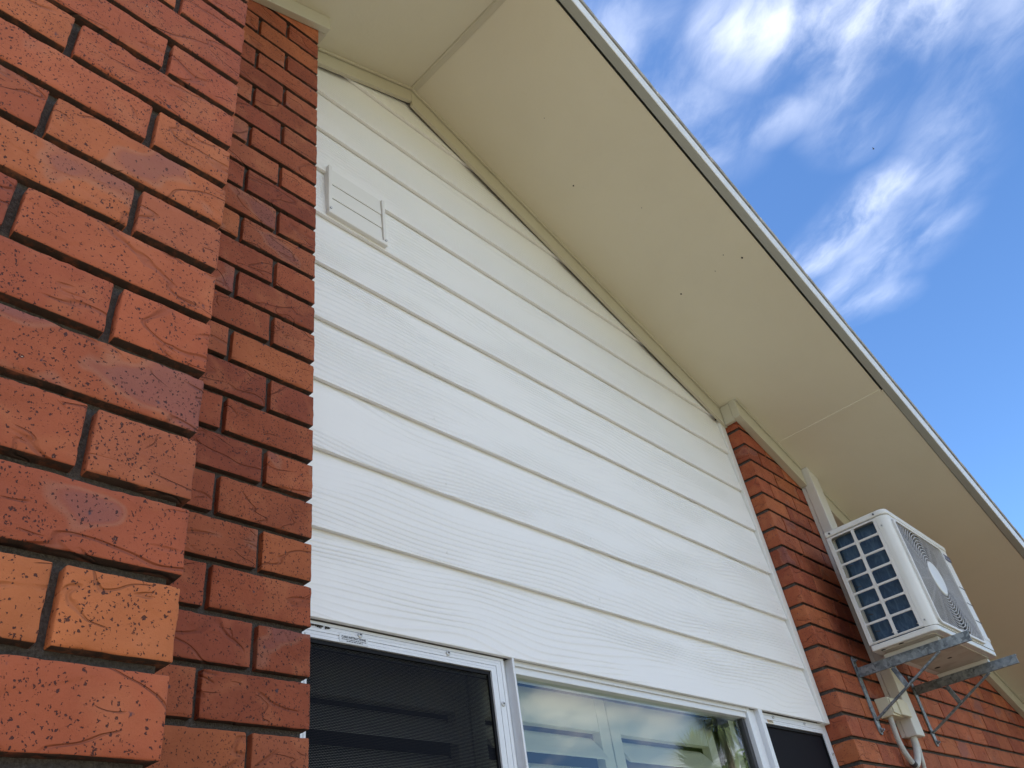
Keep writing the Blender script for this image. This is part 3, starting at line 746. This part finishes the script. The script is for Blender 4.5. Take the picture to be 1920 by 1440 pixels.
# side guard: frame with fourteen openings
sg = MB(); xs0, xs1 = AX0, AX0 + .0075
ylines = (.8716, .8865, .9765, .9905, 1.0835, 1.0975)
zr = [2.864 - i * .0655 for i in range(8)]
sg.box(xs0, xs1, .8716, .8865, 2.3975, 2.872); sg.box(xs0, xs1, .976, .9895, 2.406, 2.8639); sg.box(xs0, xs1, 1.0815, 1.0990, 2.3975, 2.872)
sg.box(xs0 + .0001, xs1, .8866, 1.0814, 2.8641, 2.8719); sg.box(xs0 + .0001, xs1, .8866, 1.0814, 2.3976, 2.4055)
for i in range(1, 7):
    zc = 2.864 - i * .0655
    for a, b_ in ((.8866, .9759), (.9896, 1.0814)): sg.box(xs0 + .0002, xs1, a, b_, zc + .0015, zc + .0108)
side = obj('side_guard', sg, M_acgrille, ac, bevel=.0016)
fl = MB()
for (ya, yb) in ((.8866, .9759), (.9896, 1.0814)):
    for i in range(7):
        z1 = 2.8641 - i * .0655 + (.0015 if i else 0); z0 = 2.864 - (i + 1) * .0655 + .0108
        for (cy, cz, sy, sz) in ((ya, z1, 1, -1), (yb, z1, -1, -1), (ya, z0, 1, 1), (yb, z0, -1, 1)):
            fl.prism([(cy, cz), (cy + sy * .006, cz), (cy + sy * .0018, cz + sz * .0018), (cy, cz + sz * .006)], lambda p: (xs0 + .0004, p[0], p[1]), lambda p: (xs1, p[0], p[1]))
obj('guard_fillet', fl, M_acgrille, side)
obj('rib_line', MB().box(xs0 - .0012, xs0 + .001, .8850, 1.0900, 2.4010, 2.4035), M_acgrille, side)
obj('rib_line', MB().box(xs0 - .0012, xs0 + .001, .8845, .8865, 2.404, 2.868), M_acgrille, side)
obj('rib_line', MB().box(xs0 - .0012, xs0 + .001, 1.0835, 1.0862, 2.404, 2.868), M_acgrille, side)
coil = MB()
cp = [(3.455, .876), (3.455, 1.064), (3.4667, 1.080), (3.4667, .876)]
coil.prism(cp, lambda p: (p[0], p[1], 2.40), lambda p: (p[0], p[1], 2.868))
obj('condenser_coil', coil, M_coil, ac)
obj('back_plate', MB().box(3.4285, 3.4672, 1.0925, 1.0988, 2.398, 2.871), M_acpan, ac)
obj('inner_plate', MB().box(3.4560, 3.4676, 1.0805, 1.092, 2.40, 2.866), M_acpan, ac)
for z in (2.82, 2.735, 2.64, 2.52, 2.45):
    obj('tube_end', MB().tube([(3.45, 1.062, z), (3.434, 1.052, z - .006), (3.431, 1.040, z - .010)], .0022, 6), M_darkgrey, ac)
for z in (2.829, 2.420):
    obj('screw', MB().tube([(AX0 + .001, .859, z), (AX0 - .0025, .859, z)], .005, 10), M_screw, ac)
    obj('screw', MB().tube([(AX0 - .0025, .859, z), (AX0 - .003, .859, z)], .002, 6), M_darkgrey, ac)
# fan grille on the front
GX0, GX1, GZ0, GZ1 = 3.459, 4.036, 2.402, 2.860
FC = (3.745, 2.648)
def rrect(x0, x1, z0, z1, r, n_=6):
    P = []
    for cx, cz, a0 in ((x0 + r, z0 + r, 180), (x1 - r, z0 + r, 270), (x1 - r, z1 - r, 0), (x0 + r, z1 - r, 90)):
        for i in range(n_ + 1):
            a = R(a0 + 90 * i / n_); P.append((cx + r * math.cos(a), cz + r * math.sin(a)))
    return P
def ring_prism(mb, outer, inner, y0, y1):
    k = len(outer); v = [(p[0], y0, p[1]) for p in outer] + [(p[0], y0, p[1]) for p in inner] + [(p[0], y1, p[1]) for p in outer] + [(p[0], y1, p[1]) for p in inner]
    f = []
    for i in range(k):
        j = (i + 1) % k
        f += [(i, j, k + j, k + i), (2 * k + i, 3 * k + i, 3 * k + j, 2 * k + j), (i, 2 * k + i, 2 * k + j, j), (k + i, k + j, 3 * k + j, 3 * k + i)]
    mb.add(v, f)
gf = MB()
ring_prism(gf, rrect(GX0, GX1, GZ0, GZ1, .030), rrect(GX0 + .013, GX1 - .010, GZ0 + .011, GZ1 - .011, .022), .8150, .8247)
fan = obj('fan_guard', gf, M_acgrille, ac, bevel=.0015)
obj('fan_shadow_box', MB().prism(rrect(GX0 + .004, GX1 - .004, GZ0 + .004, GZ1 - .004, .02), lambda p: (p[0], .853, p[1]), lambda p: (p[0], .870, p[1])), M_black, fan)
rg = MB(); r = .0755
ins = lambda x, z: GX0 + .012 < x < GX1 - .008 and GZ0 + .009 < z < GZ1 - .009
while r < .385:
    n_ = 96; pts = [(FC[0] + r * math.cos(2 * math.pi * i / n_), FC[1] + r * math.sin(2 * math.pi * i / n_)) for i in range(n_)]
    for i in range(n_):
        a, b_ = pts[i], pts[(i + 1) % n_]
        if ins(*a) and ins(*b_):
            def q(p, k): return (FC[0] + (p[0] - FC[0]) * k, FC[1] + (p[1] - FC[1]) * k)
            k2 = 1 + .0034 / r
            rg.prism([a, b_, q(b_, k2), q(a, k2)], lambda p: (p[0], .8200, p[1]), lambda p: (p[0], .8218, p[1]))
    r += .0136
obj('guard_ring', rg, M_ring, fan)
spk = MB()
for i in range(16):
    a = 2 * math.pi * (i + .5) / 16; dx, dz = math.cos(a), math.sin(a); tl = .07
    while ins(FC[0] + dx * tl, FC[1] + dz * tl): tl += .005
    nx_, nz_ = -dz * .0016, dx * .0016
    spk.prism([(FC[0] + dx * .068 + nx_, FC[1] + dz * .068 + nz_), (FC[0] + dx * tl + nx_, FC[1] + dz * tl + nz_), (FC[0] + dx * tl - nx_, FC[1] + dz * tl - nz_), (FC[0] + dx * .068 - nx_, FC[1] + dz * .068 - nz_)], lambda p: (p[0], .8230, p[1]), lambda p: (p[0], .8310, p[1]))
obj('guard_spoke', spk, M_ring, fan)
hb = MB(); hb.tube([(FC[0], .8310, FC[1]), (FC[0], .8185, FC[1]), (FC[0], .8165, FC[1]), (FC[0], .8155, FC[1])], .072, 40, rf=lambda i: (.0745, .0745, .071, .05)[i])
obj('fan_hub', hb, M_ac, fan)
for zc in (2.682, 2.605, 2.523):
    obj('pressed_groove', MB().box(4.058, 4.168, .8238, .8249, zc - .0016, zc + .0016), M_darkgrey, ac)
bd = obj('badge', MB().box(4.046, 4.168, .8228, .8249, 2.816, 2.846), M_badge, ac, bevel=.0008)
gm = MB()
for i, (a, b_) in enumerate(((4.056, 4.059), (4.064, 4.067), (4.072, 4.082), (4.072, 4.075), (4.112, 4.115), (4.122, 4.132), (4.140, 4.143), (4.150, 4.158))):
    gm.box(a, b_, .8224, .8227, 2.824, 2.838 if i % 2 == 0 else 2.829)
ring = rrect(4.086, 4.104, 2.822, 2.840, .0088); rin = rrect(4.0885, 4.1015, 2.8245, 2.8375, .0064)
ring_prism(gm, ring, rin, .8224, .8227)
obj('badge_mark', gm, M_badgeink, bd)
obj('lower_emboss', MB().box(4.085, 4.165, .8235, .8249, 2.436, 2.452), M_acgrille, ac, bevel=.0006)
for xx in (3.515, 4.135):
    obj('mounting_foot', MB().box(xx - .016, xx + .016, .86, 1.085, 2.3525, 2.3692), M_ac, ac, bevel=.002)
    for y in (.868, 1.07):
        obj('bolt', MB().tube([(xx, y, 2.370), (xx, y, 2.3525)], .007, 6), M_steelbolt, ac)

# ------------------------------------------------------------ wall brackets
def bracket(x, lab):
    b = thing('wall_bracket', lab, 'bracket', (x, 1.212, 2.15), 'brackets carrying the air conditioner')
    a = MB(); y0, y1 = .748, 1.206; zb, zt = 2.3135, 2.3515
    a.box(x, x + .0035, y0, y1, zb, zt); a.box(x + .0036, x + .034, y0, y1, zt - .0035, zt - .0002); a.box(x + .0036, x + .012, y0, y1, zb, zb + .0035)
    arm = obj('arm', a, M_galv, b, bevel=.001)
    s = MB()
    pts = []
    xc, hw = x + .006, .016
    for i in range(9): an = R(180 * i / 8); pts.append((xc + hw * math.cos(an), 2.385 + hw * math.sin(an)))
    for i in range(9): an = R(180 + 180 * i / 8); pts.append((xc + hw * math.cos(an), 2.107 + hw * math.sin(an)))
    s.prism(pts, lambda p: (p[0], 1.2065, p[1]), lambda p: (p[0], 1.2125, p[1]))
    obj('wall_plate', s, M_galv, b, bevel=.001)
    for z in (2.383, 2.108):
        obj('bolt', MB().tube([(xc, 1.2066, z), (xc, 1.199, z)], .0085, 6), M_steelbolt, b)
        obj('bolt', MB().tube([(xc, 1.199, z), (xc, 1.192, z)], .0042, 8), M_steelbolt, b)
    def bar(pa, pb, wd, th):
        pa, pb = Vector(pa), Vector(pb); d = (pb - pa).normalized(); nrm = Vector((0, -d.z, d.y)) * th / 2
        return MB().prism([(0, 0), (1, 0), (1, 1), (0, 1)], lambda p: tuple(pa + (pb - pa) * p[0] + nrm * (2 * p[1] - 1) + Vector((-wd / 2, 0, 0))), lambda p: tuple(pa + (pb - pa) * p[0] + nrm * (2 * p[1] - 1) + Vector((wd / 2, 0, 0))))
    obj('brace', bar((xc - .002, 1.205, 2.148), (xc + .003, .878, 2.3125), .014, .008), M_galv, b, bevel=.001)
    obj('strut', bar((xc + .004, 1.045, 2.232), (xc + .004, 1.070, 2.3125), .004, .020), M_galv, b, bevel=.0008)
    for (y, z) in ((1.204, 2.149), (.880, 2.311), (1.046, 2.232)):
        bmw = bmesh.new(); bmesh.ops.create_icosphere(bmw, subdivisions=1, radius=.0065)
        for v in bmw.verts: v.co = v.co * random.uniform(.8, 1.15) + Vector((xc, y, z))
        me = bpy.data.meshes.new('weld_bead'); bmw.to_mesh(me); bmw.free()
        obj('weld_bead', me, M_galv, b)
    return b
bracket(3.490, 'nearer galvanised steel bracket, at the left end of the air conditioner')
bracket(4.116, 'farther galvanised steel bracket, at the right end of the air conditioner')

# ------------------------------------------------------------ duct, junction box, conduits
dk = thing('conduit_duct', 'cream rectangular pvc duct running down the bricks behind the air conditioner', 'duct', (3.76, 1.18, 2.09))
obj('duct_cover', MB().prism([(3.712, 2.093), (3.806, 2.093), (3.806, sof(3.806) - .002), (3.712, sof(3.712) - .002)], lambda p: (p[0], 1.147, p[1]), lambda p: (p[0], 1.195, p[1])), M_pvc, dk, bevel=.004)
obj('duct_base', MB().prism([(3.7145, 2.097), (3.8035, 2.097), (3.8035, sof(3.806) - .003), (3.7145, sof(3.7145) - .003)], lambda p: (p[0], 1.1955, p[1]), lambda p: (p[0], 1.2128, p[1])), M_pvc, dk, bevel=.001)
jb = thing('junction_box', 'small yellowed junction box left of the duct with a bent cover', 'junction box', (3.63, 1.19, 2.155))
obj('box_body', MB().prism([(3.566, 2.160), (3.700, 2.160), (3.700, 2.236), (3.566, 2.236)], lambda p: (3.633 + (p[0] - 3.633) * .93, 1.160, 2.198 + (p[1] - 2.198) * .95), lambda p: (p[0], 1.2125, p[1])), M_jbox, jb, bevel=.003)
obj('cover', MB().prism([(3.640, 2.166), (3.708, 2.158), (3.708, 2.212), (3.690, 2.226), (3.640, 2.230)], lambda p: (p[0], 1.148 - (p[0] - 3.64) * .18, p[1]), lambda p: (p[0], 1.158 - (p[0] - 3.64) * .03, p[1])), M_jbox, jb, bevel=.002)
obj('cover', MB().prism([(3.575, 2.170), (3.6385, 2.166), (3.6385, 2.231), (3.575, 2.226)], lambda p: (p[0], 1.1535, p[1]), lambda p: (p[0], 1.1595, p[1])), M_jbox, jb, bevel=.002)

def spline(ctrl, n_=80):
    ctrl = [Vector(c) for c in ctrl]; P = [ctrl[0]] + ctrl + [ctrl[-1]]; out = []
    m_ = len(ctrl) - 1
    for i in range(m_):
        p0, p1, p2, p3 = P[i], P[i + 1], P[i + 2], P[i + 3]
        for j in range(n_ // m_):
            u = j / (n_ // m_)
            out.append(.5 * ((2 * p1) + (-p0 + p2) * u + (2 * p0 - 5 * p1 + 4 * p2 - p3) * u * u + (-p0 + 3 * p1 - 3 * p2 + p3) * u ** 3))
    out.append(ctrl[-1]); return out
path = spline([(3.596, 1.186, 2.166), (3.588, 1.186, 2.12), (3.585, 1.186, 2.075), (3.598, 1.186, 2.035), (3.622, 1.186, 2.008), (3.648, 1.186, 1.990)], 200)
fc = thing('flexible_conduit', 'ribbed grey flexible conduit curving down from the junction box', 'conduit', (3.60, 1.186, 2.0))
obj('ribbed_hose', MB().tube(path, .0105, 12, rf=lambda i: .0112 if i % 4 < 2 else .0096), M_pipe, fc, smooth=False)
p0 = Vector((3.648, 1.186, 1.990))
obj('coupling', MB().tube([(3.642, 1.186, 1.994), (3.657, 1.186, 1.984)], .0128, 14), M_darkgrey, fc)
pd = tag(obj('conduit_pipe', MB().tube(spline([(3.744, 1.178, 2.10), (3.744, 1.180, 2.07), (3.738, 1.182, 2.045), (3.718, 1.184, 2.015), (3.690, 1.186, 1.992), (3.662, 1.186, 1.982)], 60), .0135, 16), M_pipe, smooth=True), 'smooth grey pipe bend hanging under the open end of the duct', 'pipe')
cb = tag(obj('cable', MB().tube(spline([(3.776, 1.180, 2.10), (3.778, 1.184, 2.05), (3.770, 1.188, 2.00), (3.776, 1.194, 1.94), (3.782, 1.198, 1.6), (3.782, 1.20, .3)], 60), .0085, 12), M_pipe, smooth=True), 'thin grey cable dropping straight down the bricks from the duct', 'cable')

# ------------------------------------------------------------ bird far up in the sky
d = Vector((.738, .027, .674)); bp_ = Vector((0, 0, 1.5)) + d * 110
b = MB(); b.tube([bp_ + Vector((0, -.12, -.02)), bp_ + Vector((0, -.04, 0)), bp_ + Vector((0, .08, .0)), bp_ + Vector((0, .14, .01))], .04, 8, rf=lambda i: (.006, .035, .03, .012)[i])
bird = tag(obj('bird', b, M_dirt), 'tiny dark bird high in the blue gap between clouds', 'bird')
for s_ in (-1, 1):
    q = bp_; obj('wing', MB().prism([(0, -.03), (.16, -.05), (.24, .02), (.13, .05), (0, .05)], lambda p: (q.x + s_ * p[0], q.y + p[1], q.z + .02 + p[0] * .25), lambda p: (q.x + s_ * p[0], q.y + p[1], q.z + .03 + p[0] * .25)), M_dirt, bird)

# ------------------------------------------------------------ garden reflected in the glass, and trees added to block low sky
def spiky(x, y, h, r, lab, nleaf, seed):
    rnd = random.Random(seed)
    t_ = thing('palm_tree', lab, 'tree', (x, y, 0), 'spiky garden palms')
    obj('trunk', MB().tube([(x, y, 0), (x + .04, y, h * .4), (x - .02, y + .03, h * .75), (x, y, h - r * .3)], .1, 10, rf=lambda i: (.10, .07, .06, .05)[i]), M_bark, t_)
    mb = MB(); c0 = Vector((x, y, h - r * .25))
    for i in range(nleaf):
        a = rnd.uniform(0, 2 * math.pi); e = R(rnd.uniform(-65, 88)); L = r * rnd.uniform(.8, 1.15)
        dv = Vector((math.cos(a) * math.cos(e), math.sin(a) * math.cos(e), math.sin(e))); sd_ = dv.cross(Vector((0, 0, 1))).normalized() * .010
        p0 = c0 + dv * .05; p1 = c0 + dv * L * .55 + Vector((0, 0, .02)); p2 = c0 + dv * L + Vector((0, 0, -.12 * L * rnd.random()))
        mb.add([p0 - sd_ * .6, p0 + sd_ * .6, p1 + sd_, p1 - sd_, p2], [(0, 1, 2, 3), (3, 2, 4)])
    obj('crown', mb, M_frond, t_)
spiky(12.3, -4.0, 4.60, .55, 'taller spiky palm reflected at the right end of the pane', 900, 1)
spiky(11.6, -4.1, 3.85, .62, 'lower bushier spiky palm reflected beside the taller one', 1100, 2)
def leafy_mesh(seed, r):
    rnd = random.Random(seed); mb = MB(); cl = []
    for i in range(26):
        a = rnd.uniform(0, 6.28); e = rnd.uniform(-.5, 1.3); q = r * rnd.uniform(.25, .85)
        cl.append((Vector((math.cos(a) * math.cos(e) * q, math.sin(a) * math.cos(e) * q, math.sin(e) * q * .8)), r * rnd.uniform(.22, .42)))
    for c_, cr in cl:
        for i in range(130):
            dv = Vector((rnd.gauss(0, 1), rnd.gauss(0, 1), rnd.gauss(0, 1))).normalized() * cr * rnd.uniform(.6, 1.05); p = c_ + dv
            u = Vector((rnd.gauss(0, 1), rnd.gauss(0, 1), rnd.gauss(0, 1))).normalized() * .16; v = u.cross(Vector((rnd.random(), rnd.random(), 1))).normalized() * .09
            mb.add([p - u, p + v, p + u, p - v], [(0, 1, 2, 3)])
    return mb.mesh('crown')
cms = [leafy_mesh(s_, 3.2) for s_ in (3, 5)]
for m_ in cms: m_.materials.append(M_leaf)
tr_spots = [(-22, -17, 6.4, 1.1), (-15, -19, 7.4, 1.1), (-9, -17, 6.2, 1.0), (-3, -20, 7.2, 1.1), (2, -22, 6.6, 1.0), (-28, -10, 6.0, 1.0), (22, -8, 4.8, .8), (27, -2, 5.2, .8), (14, -30, 5.6, 1.0), (21, -29, 7.2, 1.15), (27, -31, 6.4, 1.0), (33, -28, 8.0, 1.2), (40, -30, 7.2, 1.1), (47, -27, 8.6, 1.2), (55, -29, 9.4, 1.3), (6, -31, 7.2, 1.1)]  # first half of the list: unseen trees added to cut low sky light
labs = ['added sky-blocking tree behind the viewer, far left', 'added sky-blocking tree behind the viewer, left and tall', 'added sky-blocking tree behind the viewer, left of centre', 'added sky-blocking tree straight behind the viewer', 'added sky-blocking tree behind the viewer, right of centre', 'added sky-blocking tree beyond the left end of the house', 'low added sky-blocking tree past the right end of the house, nearer', 'low added sky-blocking tree past the right end of the house, farther', 'leftmost leafy tree far across the garden', 'second leafy tree far across the garden, tall', 'third leafy tree far across the garden, lower', 'fourth leafy tree far across the garden, broad', 'fifth leafy tree far across the garden', 'sixth leafy tree far across the garden, tall', 'farthest and tallest leafy tree at the end of the row', 'leafy tree directly behind the viewer across the garden']
for i, ((x, y, h, s_), lb_) in enumerate(zip(tr_spots, labs)):
    t_ = thing('leafy_tree', lb_, 'tree', (x, y, 0), 'leafy trees across the garden')
    tk = MB().tube([(x, y, 0), (x + .1, y, h * .35), (x, y + .1, h * .7)], .3, 8, rf=lambda i: (.32, .24, .14)[i])
    for q in range(4):
        a = q * 1.6 + i; tk.tube([(x + .08, y, h * .38), (x + math.cos(a) * 1.2, y + math.sin(a) * 1.2, h * .72)], .1, 6, rf=lambda i: (.12, .05)[i])
    obj('trunk', tk, M_bark, t_)
    cr = obj('crown', cms[i % 2], M_leaf, t_, loc=(x, y, h * .78)); cr.rotation_euler = (0, 0, i * 1.3); cr.scale = (s_, s_, s_)
